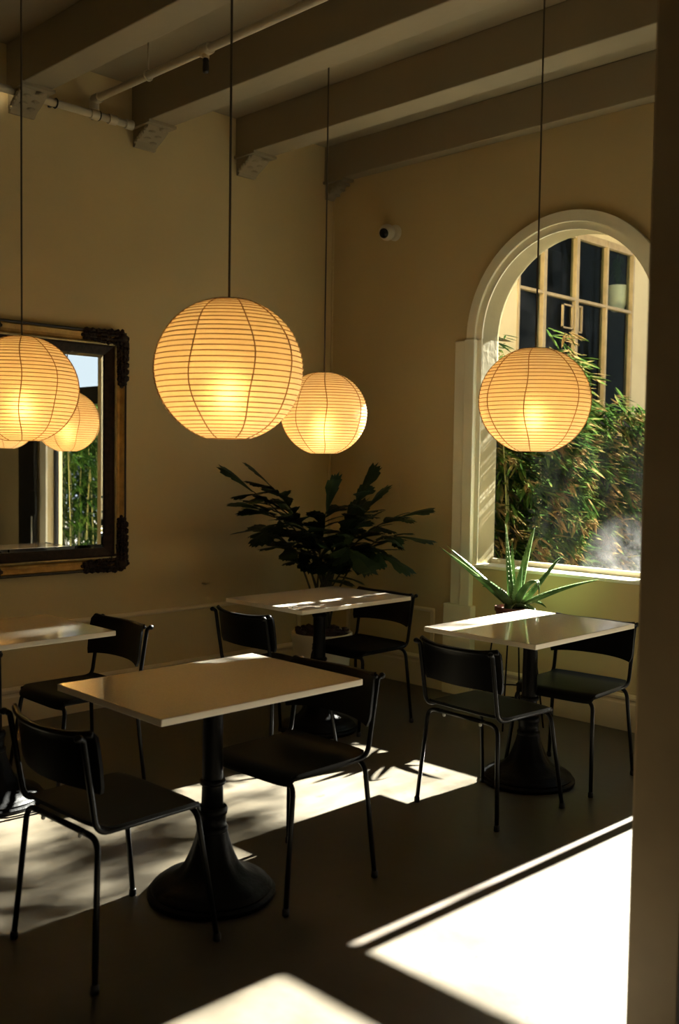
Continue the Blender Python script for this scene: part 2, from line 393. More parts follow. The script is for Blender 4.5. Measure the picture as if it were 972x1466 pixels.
# ------------------------------------------------------------------ tables
def make_table(label, loc, rz):
    t = thing('cafe_table', label, 'table', loc, rz, 'white topped café tables')
    b = B(); box(b, -.3125, -.43, .734, .3125, .43, .757)
    top = obj('tabletop', b, 'top', t, bevel=.0025)
    top.data.materials.append(M['top_edge'])
    for p in top.data.polygons:
        if abs(p.normal.z) < .5: p.material_index = 1
    b = B()
    for a in range(4):
        c, s = cos(a*pi/2+.45), sin(a*pi/2+.45)
        tube(b, [(.03*c, .03*s, .712), (.12*c, .12*s, .719), (.25*c, .25*s, .727)], [.020, .015, .007], 8)
    lathe(b, [(.05,.70), (.058,.712), (.058,.734)], 20)
    obj('top_spider', b, 'iron', t, smooth=True, auto=40)
    lob = lambda z, a: .045*cos(8*a)*max(0, 1-abs(z-.14)/.12)
    b = B(); lathe(b, [(.222,0), (.226,.006), (.226,.016), (.218,.022), (.212,.024), (.214,.030), (.206,.040), (.198,.042), (.192,.050), (.165,.060), (.135,.073),
                       (.112,.090), (.094,.112), (.080,.140), (.069,.17), (.060,.20), (.054,.226)], 48, lob=lob)
    obj('pedestal_foot', b, 'iron', t, smooth=True, auto=40)
    b = B(); lathe(b, [(.050,.224), (.055,.228), (.056,.24), (.052,.246), (.049,.25), (.049,.285), (.053,.290), (.055,.305), (.050,.315), (.042,.318)], 28)
    obj('sleeve', b, 'iron', t, smooth=True, auto=40)
    b = B(); lathe(b, [(.039,.316), (.037,.40), (.036,.52), (.035,.645), (.036,.66), (.040,.685), (.046,.702)], 28); obj('column', b, 'iron', t, smooth=True)
    for z, r in ((.403, .047), (.655, .043), (.688, .048)):
        b = B(); lathe(b, [(.034,z-.011), (r-.003,z-.009), (r,z), (r-.003,z+.009), (.034,z+.011)], 28); obj('collar', b, 'iron', t, smooth=True)
    return t
T0 = make_table('white quartz topped table nearest the camera, on a black pedestal, two chairs tucked in', (2.557, -3.09, 0), R(-1))
dup(T0, (1.252, -1.304, 0), R(0), 'white topped pedestal table in front of the potted palm by the corner')
dup(T0, (2.600, -1.193, 0), R(0), 'white topped pedestal table under the arched window with a sunlit strip on its top')
dup(T0, (1.145, -3.21, 0), R(0), 'white topped pedestal table cut off by the photo edge, below the gilt mirror')

# ------------------------------------------------------------------ chairs (front = +y)
def make_chair(label, loc, rz):
    t = thing('cafe_chair', label, 'chair', loc, rz, 'black café chairs')
    r = .0095
    for sx in (-1, 1):
        for sy in (-1, 1):
            b = B(); fx, fy = sx*.232, sy*.225
            tx, ty = sx*.200, sy*(.195 if sy < 0 else .165)
            tube(b, bend([(fx, fy, .012), (tx, ty, .432), (tx*.55, ty, .434)], .055), r, 10)
            lg = obj('leg', b, 'black_paint', t, smooth=True)
            b = B(); lathe(b, [(.012,0), (.0135,.004), (.0125,.022), (.0095,.026)], 12, fx, fy); obj('foot_cap', b, 'dark_metal', lg, smooth=True)
    for ty, nm in ((-.195, 'rear_crossbar'), (.165, 'front_crossbar')):
        b = B(); tube(b, [(-.13, ty, .434), (.13, ty, .434)], r, 10); o = obj(nm, b, 'black_paint', t, smooth=True)
        for sx in (-1, 1):
            b = B(); lathe(b, [(.005,.412), (.007,.416), (.007,.426)], 10, sx*.105, ty); obj('bumper', b, 'bumper', o, smooth=True)
    for sx in (-1, 1):
        b = B(); tube(b, bend([(sx*.212, -.262, .742), (sx*.209, -.250, .735), (sx*.206, -.203, .450), (sx*.200, .17, .448)], .045), r, 10)
        obj('back_post', b, 'black_paint', t, smooth=True)
    # seat: moulded plywood, waterfall front, slightly dished
    b = B(); ny, nx = 18, 12; grid = []
    for j in range(ny+1):
        v = j/ny; y = -.205 + .415*v; dz = 0
        if v > .86: q = (v-.86)/.14; dz = -.030*q*q; y -= .012*q*q
        if v < .1: q = (.1-v)/.1; dz = .012*q*q
        row = []
        for i in range(nx+1):
            u = 2*i/nx-1; hw = .213 - .010*(abs(2*v-1)**6)*1.5
            row.append((u*hw, y + (0.012*abs(u)**6 if v < .5 else -.016*abs(u)**6), .4635 + dz - .006*(1-u*u)*sin(pi*v)))
        grid.append(row)
    top = [[b.verts.new(p) for p in row] for row in grid]; bot = [[b.verts.new((p[0], p[1], p[2]-.012)) for p in row] for row in grid]
    for j in range(ny):
        for i in range(nx):
            b.faces.new((top[j][i], top[j][i+1], top[j+1][i+1], top[j+1][i])); b.faces.new((bot[j][i], bot[j+1][i], bot[j+1][i+1], bot[j][i+1]))
    for j in range(ny):
        for i in (0, nx): b.faces.new((top[j][i], top[j+1][i], bot[j+1][i], bot[j][i]))
    for i in range(nx):
        for j in (0, ny): b.faces.new((top[j][i], top[j][i+1], bot[j][i+1], bot[j][i]))
    obj('seat', b, 'seat', t, smooth=True, auto=50)
    # curved backrest
    b = B(); rows = []
    nz, nx = 8, 16
    for side in (0, 1):
        rr = []
        for j in range(nz+1):
            v = j/nz; z = .578 + .172*v; row = []
            for i in range(nx+1):
                u = 2*i/nx-1; hw = .226 - .012*abs(2*v-1)**5
                zz = z + (-.010*(abs(u)**4) if v < .3 else .012*abs(u)**4*v)
                yy = -.246 + .050*u*u - .030*v*.9 + (-.014*((v-.86)/.14)**2 if v > .86 else 0) + side*.011
                row.append(b.verts.new((u*hw, yy, zz)))
            rr.append(row)
        rows.append(rr)
    F, K = rows
    for j in range(nz):
        for i in range(nx):
            b.faces.new((F[j][i], F[j][i+1], F[j+1][i+1], F[j+1][i])); b.faces.new((K[j][i], K[j+1][i], K[j+1][i+1], K[j][i+1]))
        for i in (0, nx): b.faces.new((F[j][i], F[j+1][i], K[j+1][i], K[j][i]))
    for i in range(nx):
        for j in (0, nz): b.faces.new((F[j][i], F[j][i+1], K[j][i+1], K[j][i]))
    obj('backrest', b, 'black_wood', t, smooth=True, auto=50)
    b = B(); tube(b, [(u*.221, -.246 + .050*u*u - .031, .741 + .008*abs(u)**4) for u in [q/8-1 for q in range(17)]], .0095, 10); tr = obj('rolled_lip', b, 'black_wood', t, smooth=True)
    for sx in (-1, 1):
        b = B(); blob(b, V((sx*.214, -.268, .744)), (.012, .014, .012), 2); obj('end_cap', b, 'black_paint', t, smooth=True)
    return t
CH = make_chair('black chair at the near end of the nearest table, cut through by the floor sunbeam', (2.62, -3.525, 0), R(1))
dup(CH, (2.635, -2.80, 0), R(181), 'black chair tucked into the far end of the nearest table, facing the camera')
dup(CH, (2.685, -1.62, 0), R(-4), 'black chair seen from behind at the near end of the sunlit window table')
dup(CH, (2.70, -.985, 0), R(184), 'black chair below the arched window, partly hidden by the beige pier')
dup(CH, (1.29, -1.025, 0), R(180), 'black chair beside the cream planter, facing the camera')
dup(CH, (1.37, -1.73, 0), R(-2), 'black chair seen from behind between the nearest table and the palm table')
dup(CH, (1.20, -2.83, 0), R(179), 'black chair under the mirror side table by the left wall')

# ------------------------------------------------------------------ paper lanterns
def make_lantern(label, x, y, z, rad, ztop, seed, rz):
    t = thing('paper_lantern', label, 'lamp', (x, y, z), rz, 'round paper lanterns')
    rnd = random.Random(seed); nr = 34; prof = []; zs = []
    H = rad*.955
    th0, th1 = -pi/2 + .30, pi/2 - .26
    for k in range(nr*3+1):
        th = th0 + (th1-th0)*k/(nr*3)
        wv = (1.0 if k % 3 == 0 else .988)
        prof.append((rad*cos(th)*wv, H*sin(th)))
        if k % 3 == 0: zs.append((rad*cos(th)*1.0005, H*sin(th)))
    b = B(); lathe(b, prof, 64, capb=False, capt=False)
    sh = obj('shade', b, 'paper', t, smooth=True)
    b = B()
    for r_, z_ in zs:
        n = 64; ring0 = None
        tube(b, [(r_*cos(2*pi*i/n), r_*sin(2*pi*i/n), z_) for i in range(n+1)], .0017, 4, cap=False)
    obj('rib_wire', b, 'rib', sh)
    for q in range(8):
        a0 = q*pi/4 + rnd.uniform(-.12, .12); b = B(); pts = []
        for k in range(0, 26):
            th = th0 + (th1-th0)*k/25; a = a0 + .03*sin(k*.5+q)
            pts.append((rad*1.0015*cos(th)*cos(a), rad*1.0015*cos(th)*sin(a), H*1.0015*sin(th)))
        tube(b, pts, .0022, 4, cap=False); obj('seam', b, 'rib', sh)
    zt = H*sin(th1)
    b = B(); tube(b, [(rad*cos(th1)*cos(2*pi*i/24), rad*cos(th1)*sin(2*pi*i/24), zt) for i in range(25)], .0022, 6, cap=False)
    for k in range(3):
        tube(b, [(0, 0, zt-.012), (rad*cos(th1)*cos(k*2.094), rad*cos(th1)*sin(k*2.094), zt)], .0016, 5)
    obj('top_ring', b, 'dark_metal', t)
    b = B(); lathe(b, [(.004,-.122), (.018,-.116), (.029,-.096), (.031,-.075), (.026,-.054), (.016,-.03), (.013,-.015)], 20); obj('bulb', b, 'bulb', t, smooth=True)
    b = B(); lathe(b, [(.014,-.015), (.019,-.01), (.019,.04), (.006,.055)], 16); obj('socket', b, 'dark_metal', t, smooth=True)
    b = B(); tube(b, [(0,0,.05), (0,0,ztop-z)], .0042, 8); obj('cord', b, 'cord', t)
    b = B(); lathe(b, [(.045,ztop-z-.002), (.045,ztop-z-.018), (.015,ztop-z-.035), (.006,ztop-z-.04)], 20); obj('ceiling_rose', b, 'pipe', t, smooth=True, auto=40)
    return t
make_lantern('large paper lantern over the nearest table, hanging in front of the bare wall', 2.592, -3.063, 1.842, .257, ZC, 1, .35)
make_lantern('paper lantern over the palm table, partly hidden behind the largest lantern', 1.372, -1.410, 1.79, .238, ZC, 2, .1)
make_lantern('paper lantern hanging in front of the arched window', 2.632, -1.26, 1.83, .260, ZC, 3, .55)
make_lantern('paper lantern at the photo edge hanging in front of the gilt mirror', 1.08, -3.036, 1.836, .253, ZC, 4, .2)

# ------------------------------------------------------------------ gilt mirror on the left wall
def frame_ring(prof, y0, y1, z0, z1):        # prof = (inset, height from wall); closed mitred ring, profile closed at wall
    bm = B(); rings = []
    for ins, h in prof:
        rings.append([bm.verts.new((h, y, z)) for y, z in ((y0+ins, z0+ins), (y1-ins, z0+ins), (y1-ins, z1-ins), (y0+ins, z1-ins))])
    for a, c in zip(rings, rings[1:]):
        for k in range(4): bm.faces.new((a[k], a[(k+1) % 4], c[(k+1) % 4], c[k]))
    return bm
MY0, MY1, MZ0, MZ1 = -3.70, -1.805, .845, 2.29
mir = thing('wall_mirror', 'large gilt framed mirror with dark carved corners hung on the cream wall', 'mirror', (.004, 0, 0))
o = obj('outer_rim', frame_ring([(0,0), (0,.045), (.006,.052), (.014,.050), (.016,.044)], MY0, MY1, MZ0, MZ1), 'rim', mir)
obj('gold_frame', frame_ring([(.014,.046), (.022,.054), (.034,.050), (.048,.044), (.062,.043), (.072,.048)], MY0, MY1, MZ0, MZ1), 'gold', mir)
obj('gilt_bead', frame_ring([(.072,.046), (.074,.053), (.079,.055), (.084,.053), (.086,.046)], MY0, MY1, MZ0, MZ1), 'bead', mir)
obj('dark_inner_frame', frame_ring([(.086,.046), (.096,.038), (.115,.030), (.132,.024), (.140,.020), (.140,.010)], MY0, MY1, MZ0, MZ1), 'carved', mir)
obj('back_board', frame_ring([(.0,.002), (.2,.002)], MY0, MY1, MZ0, MZ1), 'rim', mir)
b = B(); i0, i1 = .136, .160
quad(b, (.016, MY0+i1, MZ0+i1), (.016, MY1-i1, MZ0+i1), (.016, MY1-i1, MZ1-i1), (.016, MY0+i1, MZ1-i1))
obj('mirror_glass', b, 'mirror', mir)
obj('glass_bevel', frame_ring([(i0,.0125), (i1,.016)], MY0, MY1, MZ0, MZ1), 'mirror', mir)
def carving(paths, seed, wid=.044):
    rnd = random.Random(seed); bm = B()
    for (p0, p1) in paths:
        p0, p1 = V(p0), V(p1); L = (p1-p0).length; n = int(L/.014); d = (p1-p0).normalized(); s = V((0, -d.z, d.y))
        for k in range(n):
            f = k/n; c = p0 + (p1-p0)*f
            tw = wid*(1-.55*f)
            for q in (-1, -.35, .35, 1):
                rr = rnd.uniform(.010, .0165)
                blob(bm, c + s*tw*q*rnd.uniform(.75, 1.05) + V((.047+.012*(1-abs(q))+rnd.uniform(0,.007), 0, 0)), (rr*.8, rr, rr*rnd.uniform(.7, 1.1)))
        blob(bm, p1 + V((.047, 0, 0)), (.010, .014, .014))
    return bm
for (cy, sy) in ((MY1-.036, -1), (MY0+.036, 1)):
    for (cz, sz) in ((MZ1-.036, -1), (MZ0+.036, 1)):
        bm = carving([((0, cy, cz), (0, cy+sy*.27, cz)), ((0, cy, cz), (0, cy, cz+sz*.29))], 5)
        for k in range(7):      # scalloped leaf edge past the frame's silhouette
            blob(bm, V((.045, cy-sy*.034, cz+sz*(.0+.04*k))), (.016, .022, .024)); blob(bm, V((.045, cy+sy*.04*k, cz-sz*.032)), (.016, .023, .016))
        blob(bm, V((.055, cy, cz)), (.022, .034, .034), 2)
        obj('corner_carving', bm, 'carved', mir, smooth=True)
cy = (MY0+MY1)/2
for cz in (MZ1-.036, MZ0+.036):
    obj('centre_carving', carving([((0, cy, cz), (0, cy+.13, cz)), ((0, cy, cz), (0, cy-.13, cz))], 8), 'carved', mir, smooth=True)

# ------------------------------------------------------------------ potted fishtail palm in the corner
palm = thing('potted_palm', 'dark fishtail palm with jagged leaves in a cream planter in the room corner', 'plant', (.585, -.63, 0))
b = B(); lathe(b, [(.165,0), (.172,.006), (.197,.34), (.203,.352), (.203,.392), (.196,.396), (.183,.392), (.178,.36)], 40, capt=True); obj('planter', b, 'pot', palm, smooth=True, auto=40)
b = B(); rnd = random.Random(3)
lathe(b, [(.178,.362), (.174,.385), (.12,.41), (.05,.425), (.005,.428)], 28)
for k in range(70):
    a, rr = rnd.uniform(0, 2*pi), .175*sqrt(rnd.random()); blob(b, V((rr*cos(a), rr*sin(a), .40+.03*(1-rr/.18)+rnd.uniform(0,.012))), (rnd.uniform(.012,.026), rnd.uniform(.012,.026), rnd.uniform(.008,.016)))
o = obj('mulch', b, 'soil', palm); o['kind'] = 'stuff'
def leaflet_mesh(seed, wide):
    rnd = random.Random(seed); bm = B()
    # along +x, width along y; fan wedge with a torn outer edge, folded on its midrib
    n = 6; mid = []; lf_ = []; rt = []
    L = [0, .2, .42, .62, .8, .93]; Wd = [.02, .10, .19, .25, .23, .12]
    for k in range(n):
        z = -.16*L[k]**2; mid.append(bm.verts.new((L[k], 0, z)))
        wk = Wd[k]*wide
        lf_.append(bm.verts.new((L[k] + (.05 if k in (3,4) else 0)*rnd.uniform(-.6, 1.4), wk*rnd.uniform(.75, 1.15), z-.05*wk-.02)))
        rt.append(bm.verts.new((L[k] + (.05 if k in (2,4) else 0)*rnd.uniform(-.6, 1.4), -wk*rnd.uniform(.75, 1.15), z-.05*wk-.02)))
    for k in range(n-1):
        bm.faces.new((mid[k], mid[k+1], lf_[k+1], lf_[k])); bm.faces.new((mid[k+1], mid[k], rt[k], rt[k+1]))
    # teeth along the outer edges
    for side, sg in ((lf_, 1), (rt, -1)):
        for k in range(2, n-1):
            a, c = side[k].co, side[k+1].co; tip = bm.verts.new(((a.x+c.x)/2+.10, (a.y+c.y)/2+sg*.05*wide, (a.z+c.z)/2-.03)); bm.faces.new((side[k], tip, side[k+1]))
    t1 = bm.verts.new((1.06, .05*wide, -.2)); bm.faces.new((mid[-1], t1, lf_[-1]))
    t2 = bm.verts.new((1.0, -.10*wide, -.19)); bm.faces.new((mid[-1], rt[-1], t2))
    me = bpy.data.meshes.new('leaflet'); bmesh.ops.recalc_face_normals(bm, faces=bm.faces); bm.to_mesh(me); bm.free(); me.materials.append(M['palm']); return me
LM = [leaflet_mesh(s, wd) for s, wd in ((1, 1.15), (2, .95), (3, 1.3), (4, .8), (5, 1.05))]
def orient(d, upv):
    x = d.normalized(); z = (upv - x*upv.dot(x)).normalized(); y = z.cross(x)
    return Matrix((x, y, z)).transposed()
def frond(base, tip, seed, nleaf=13, lift=.18, s0=.40):
    rnd = random.Random(seed); p0, p3 = V(base), V(tip)
    p1 = p0 + V((0, 0, (p3.z-p0.z)*.55)) + (p3-p0)*.10; p2 = p0 + (p3-p0)*.72 + V((0, 0, lift))
    bez = lambda t: p0*(1-t)**3 + p1*3*t*(1-t)**2 + p2*3*t*t*(1-t) + p3*t**3
    pts = [bez(k/16) for k in range(17)]
    b = B(); tube(b, pts, [.0085 - .006*k/16 for k in range(17)], 6)
    fr = obj('frond', b, 'palm_stem', palm, smooth=True)
    for k in range(nleaf):
        t = s0 + (1-s0)*k/(nleaf-1); p = bez(t); tan = (bez(min(1, t+.02)) - bez(t-.02)).normalized()
        side = tan.cross(V((0,0,1))).normalized()*(1 if k % 2 else -1)
        if k >= nleaf-1: d = tan + V((0,0,.15)); ln = rnd.uniform(.22, .27)
        else: d = tan*rnd.uniform(.45, .9) + side*rnd.uniform(.6, 1) + V((0,0,rnd.uniform(-.55, .15))); ln = rnd.uniform(.15, .23)
        me = LM[rnd.randrange(5)]; lo = bpy.data.objects.new('leaflet', me); C.objects.link(lo); lo.parent = fr
        lo.matrix_local = Matrix.Translation(p) @ (orient(d, V((rnd.uniform(-.4,.4), rnd.uniform(-.4,.4), 1))) @ Matrix.Diagonal((ln, ln, ln))).to_4x4()
for i, (tx, ty, tz, n, l) in enumerate([(.48,-1.10,1.40,13,.16), (.53,-1.25,1.25,12,.20), (.40,-1.08,1.10,10,.20), (.46,-.88,1.20,12,.16), (.60,-.62,1.22,12,.12),
        (.84,-.50,1.32,13,.12), (.76,-.36,1.22,11,.14), (1.10,-.30,1.20,13,.18), (1.20,-.46,1.08,13,.20), (1.10,-.52,.96,11,.22), (1.02,-.78,1.00,11,.22), (.72,-.92,1.10,10,.16), (.9,-.62,1.12,10,.14),
        (.75,-.55,1.08,11,.12), (.5,-.95,1.0,10,.15), (.95,-.75,.95,10,.18), (.42,-1.22,1.36,11,.14)]):
    a = i*2.4; frond((.05*cos(a), .05*sin(a), .42), ((tx-.585)*.84, (ty+.63)*.84, .42+(tz-.42)*.97), 40+i, n+4, l)

# ------------------------------------------------------------------ aloe on its wire stand
AP = V((1.95, -.40, 0))
st = thing('plant_stand', 'thin black wire plant stand under the aloe, behind the window table', 'stand', AP)
for k in range(4):
    a = k*pi/2 + .35; b = B(); tube(b, bend([(.19*cos(a), .19*sin(a), 0.004), (.125*cos(a), .125*sin(a), .50), (.125*cos(a), .125*sin(a), .56)], .03), .005, 8)
    obj('leg', b, 'black_paint', st, smooth=True)
for z, r_ in ((.514, .125), (.20, .166)):
    b = B(); tube(b, [(r_*cos(2*pi*i/32), r_*sin(2*pi*i/32), z) for i in range(33)], .005, 8, cap=False)
    if z > .3: tube(b, [(-.125, 0, z), (.125, 0, z)], .005, 6); tube(b, [(0, -.125, z), (0, .125, z)], .005, 6)
    obj('ring', b, 'black_paint', st, smooth=True)
al = thing('potted_aloe', 'spiky green aloe in a brown clay pot below the arched window', 'plant', AP + V((0, 0, .522)))
b = B(); lathe(b, [(.075,0), (.08,.004), (.105,.15), (.113,.152), (.113,.175), (.104,.177), (.1,.16)], 32); obj('pot', b, 'terracotta', al, smooth=True, auto=40)
b = B(); lathe(b, [(.1,.155), (.05,.168), (.004,.172)], 20); obj('soil', b, 'soil', al, smooth=True)
sr, sf = V((.71, .704, 0)), V((-.704, .71, 0))
def aloe_leaf(a, up, dep, wid, curl, bow):
    b = B(); p0 = V((0, 0, .17)) + (sr*a + sf*dep).normalized()*.015; p3 = V((0, 0, .215)) + sr*a + sf*dep + V((0, 0, up))
    hv = (p3-p0); p1 = p0 + hv*.30 + V((0, 0, bow)); p2 = p0 + hv*.68 + V((0, 0, bow*.9))
    bez = lambda t: p0*(1-t)**3 + p1*3*t*(1-t)**2 + p2*3*t*t*(1-t) + p3*t**3
    n = 18; rings = []
    side0 = hv.cross(V((0,0,1)));  side0 = side0.normalized() if side0.length > .05 else sr
    pts = [bez(k/n) for k in range(n+1)]
    if curl:
        for k in range(n-4, n+1): q = (k-n+4)/4; pts[k] = pts[k] + V((0,0,-curl*q*q)) - hv.normalized()*curl*.6*q*q
    teeth = []
    for k, p in enumerate(pts):
        t = k/n; tan = (pts[min(k+1, n)]-pts[max(k-1, 0)]).normalized(); s = (side0 - tan*side0.dot(tan)).normalized(); u = s.cross(tan)
        if u.z < 0: u = -u
        w_ = wid*1.18*((1-t)**.75)*(.75+.5*min(1, t*4)) + .0012
        c = [p + s*w_ + u*w_*.45, p + s*w_*.5 - u*w_*.02, p - s*w_*.5 - u*w_*.02, p - s*w_ + u*w_*.45, p - s*w_*.6 - u*w_*.55, p - u*w_*.75, p + s*w_*.6 - u*w_*.55]
        rings.append([b.verts.new(q) for q in c])
        if 1 < k < n-1: teeth += [(c[0], s, tan, w_), (c[3], -s, tan, w_)]
    for r0, r1 in zip(rings, rings[1:]):
        for k in range(7): b.faces.new((r0[k], r0[(k+1) % 7], r1[(k+1) % 7], r1[k]))
    b.faces.new(rings[0]); b.faces.new(rings[-1][::-1])
    lf_ = obj('leaf', b, 'aloe', al, smooth=True)
    b = B()
    for c, s, tan, w_ in teeth:
        h = .0035 + .12*w_
        vs = [b.verts.new(q) for q in (c - tan*h*.7 - s*.001, c + tan*h*.7 - s*.001, c + s*h + tan*h*.6, c + V((0,0,.0015)))]
        for f in ((0,1,2), (0,3,1), (1,3,2), (0,2,3)): b.faces.new([vs[i] for i in f])
    obj('teeth', b, 'aloe_tooth', lf_)
for L in [(-.45,.31,-.05,.021,0,.02), (-.40,.31,.08,.020,0,.02), (-.27,.16,-.14,.024,0,.05), (-.055,.44,.04,.019,0,.0), (.0,.33,.12,.015,0,0), (.125,.42,.08,.023,.0,.05),
          (.28,.30,-.03,.024,.03,-.02), (.46,.14,-.12,.022,0,.03), (.12,.12,-.20,.020,.05,.10), (.20,-.05,.05,.020,.0,.06), (.13,-.10,-.14,.022,0,.06), (-.08,-.13,-.12,.026,0,.07), (-.02,-.05,.22,.022,0,.08), (.03,.20,-.06,.022,0,.02), (-.16,.05,.2,.02,0,.06)]:
    aloe_leaf(*L)

# ------------------------------------------------------------------ pipes, sprinkler, camera, wall plate
pp = thing('sprinkler_pipe', 'cream painted sprinkler pipe running between two ceiling beams', 'pipe', (0, -2.05, 0))
b = B(); tube(b, bend([(.075, 0, 3.56), (.075, 0, 3.615), (6.2, 0, 3.615)], .04), .021, 12); obj('pipe_run', b, 'pipe', pp, smooth=True)
b = B(); tube(b, [(.075, 0, 3.615), (.14, 0, 3.615)], .029, 12); tube(b, [(.075, 0, 3.556), (.075, 0, 3.615)], .028, 12); obj('elbow', b, 'pipe', pp, smooth=True, auto=40)
for x in (1.13, 3.2):
    b = B(); tube(b, [(x-.04, 0, 3.615), (x+.04, 0, 3.615)], .030, 12); tube(b, [(x, 0, 3.615), (x, 0, 3.572)], .018, 10); o = obj('tee_fitting', b, 'pipe', pp, smooth=True, auto=40)
    b = B(); lathe(b, [(.008,0), (.015,.004), (.017,.02), (.015,.055), (.017,.06), (.014,.072), (.008,.078)], 16, x, 0, 3.498); obj('sprinkler_head', b, 'dark_metal', o, smooth=True)
for x in (.62, 2.4, 4.4):
    b = B(); tube(b, [(x, 0, 3.64), (x, 0, 3.80)], .0045, 6); tube(b, [(x, .027*cos(2*pi*i/16), 3.615+.027*sin(2*pi*i/16)) for i in range(17)], .005, 6, cap=False); obj('hanger', b, 'pipe', pp, smooth=True)
wp = thing('wall_pipe', 'cream painted pipe running high along the left wall', 'pipe', (.075, 0, 3.53))
b = B(); tube(b, [(0, -6.0, 0), (0, -1.80, 0)], .022, 12); obj('pipe_run', b, 'pipe', wp, smooth=True)
for y in (-1.815, -1.93, -2.05):
    b = B(); tube(b, [(0, y-.025, 0), (0, y+.025, 0)], .029, 12); obj('coupling', b, 'pipe', wp, smooth=True, auto=40)
for y in (-2.02, -2.30, -3.0):
    b = B(); tube(b, [(.026*cos(2*pi*q/16), y, .026*sin(2*pi*q/16)) for q in range(17)], .004, 6, cap=False); box(b, -.075, y-.008, -.006, -.022, y+.008, .006); obj('clamp', b, 'dark_metal', wp)
cc = thing('security_camera', 'small white security camera with a black lens high on the right wall', 'camera', (.615, 0, 3.114))
rot = V((.25, -.90, -.30)).to_track_quat('Z', 'Y').to_matrix().to_4x4()
b = B(); lathe(b, [(.055,0), (.055,.012), (.045,.022), (.02,.024)], 28); bmesh.ops.transform(b, matrix=Matrix.Rotation(pi/2, 4, 'X'), verts=b.verts); obj('mount_plate', b, 'cctv', cc, smooth=True, auto=40)
T_ = Matrix.Translation((-.012,-.075,-.006)) @ rot
hd = B(); blob(hd, V((0,0,0)), .056, 3); bmesh.ops.transform(hd, matrix=T_, verts=hd.verts); h = obj('housing', hd, 'cctv', cc, smooth=True)
b = B(); lathe(b, [(.041,.034), (.041,.046), (.036,.050)], 24); bmesh.ops.transform(b, matrix=T_, verts=b.verts); obj('bezel', b, 'cctv', h, smooth=True, auto=40)
b = B(); lathe(b, [(.034,.046), (.034,.052), (.026,.060), (.012,.064)], 24); bmesh.ops.transform(b, matrix=T_, verts=b.verts); obj('lens', b, 'lens', h, smooth=True)
pl = thing('wall_plate', 'blank painted cover plate on the right wall beside the palm', 'wall plate', (.66, 0, 1.33))
b = B(); box(b, -.05, -.008, -.075, .05, 0, .075); obj('cover', b, 'plaster', pl, bevel=.004)
hk = thing('wall_nick', 'tiny bump standing in for a hook on the left wall between mirror and palm', 'paint nick', (0, -1.17, .70))  # small bent bump in place of a peeled nick in the wall paint
b = B(); tube(b, bend([(0, 0, 0), (.022, 0, -.004), (.028, .03, .006)], .01), .006, 8); lathe(b, [(.0,0),(.016,.001),(.012,.006)], 12); obj('nick_bump', b, 'plaster', hk, smooth=True)

# ------------------------------------------------------------------ courtyard outside
b = B(); box(b, -12, TW, -.15, 16, 30, -.02); struct('ground', b, 'paving', 'courtyard paving outside the windows')
# wing of the building with steel windows, its face in the plane x = WX
WX = .48
wing = thing('neighbouring_wing', 'cream building wing with tall steel framed windows seen through the arch', 'building', (0, 0, 0))
YW = [1.68, 2.06, 2.57, 3.08, 3.56]; ZW0, ZW1, ZT = 1.2, 3.58, 2.985
b = B(); box(b, .41, TW+.02, 0, WX, YW[0], 4.1); box(b, .41, YW[-1], 0, WX, 6.2, 4.1); box(b, .41, YW[0], 0, WX, YW[-1], ZW0); box(b, .41, YW[0], ZW1, WX, YW[-1], 4.1)
obj('facade', b, 'stucco', wing, bevel=.006)
b = B(); box(b, WX, TW+.04, 0, WX+.03, 6.1, 1.98); obj('shade_backing', b, 'gap_shade', wing)  # added sheet behind the hedge, its colour painting the shaded gaps
b = B(); box(b, .41, TW+.02, 3.66, WX+.28, 6.18, 3.80); obj('cornice', b, 'white_pot', wing, bevel=.01)
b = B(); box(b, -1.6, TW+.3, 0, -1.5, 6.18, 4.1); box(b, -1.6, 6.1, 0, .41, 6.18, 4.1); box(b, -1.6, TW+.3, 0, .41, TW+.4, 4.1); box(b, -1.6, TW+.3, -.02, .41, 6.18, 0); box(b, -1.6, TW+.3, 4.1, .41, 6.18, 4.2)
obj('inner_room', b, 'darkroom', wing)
fx0, fx1 = WX-.055, WX+.010
for i, y in enumerate(YW):
    hw = .025 if i in (1, 2) else .015
    b = B(); box(b, fx0, y-hw, ZW0, fx1, y+hw, ZW1); obj('mullion', b, 'steel', wing, bevel=.004)
for z, hh, nm in ((ZW1-.03, .030, 'head_bar'), (ZT, .013, 'transom'), (ZW0+.03, .035, 'bottom_bar')):
    b = B(); box(b, fx0+.006, YW[0], z-hh, fx1-.004, YW[-1], z+hh); obj(nm, b, 'steel', wing, bevel=.003)
for y0, y1 in zip(YW, YW[1:]):
    for z0, z1 in ((ZW0, ZT), (ZT, ZW1)):
        b = B(); box(b, WX-.032, y0, z0, WX-.028, y1, z1); obj('pane', b, 'pane', wing)
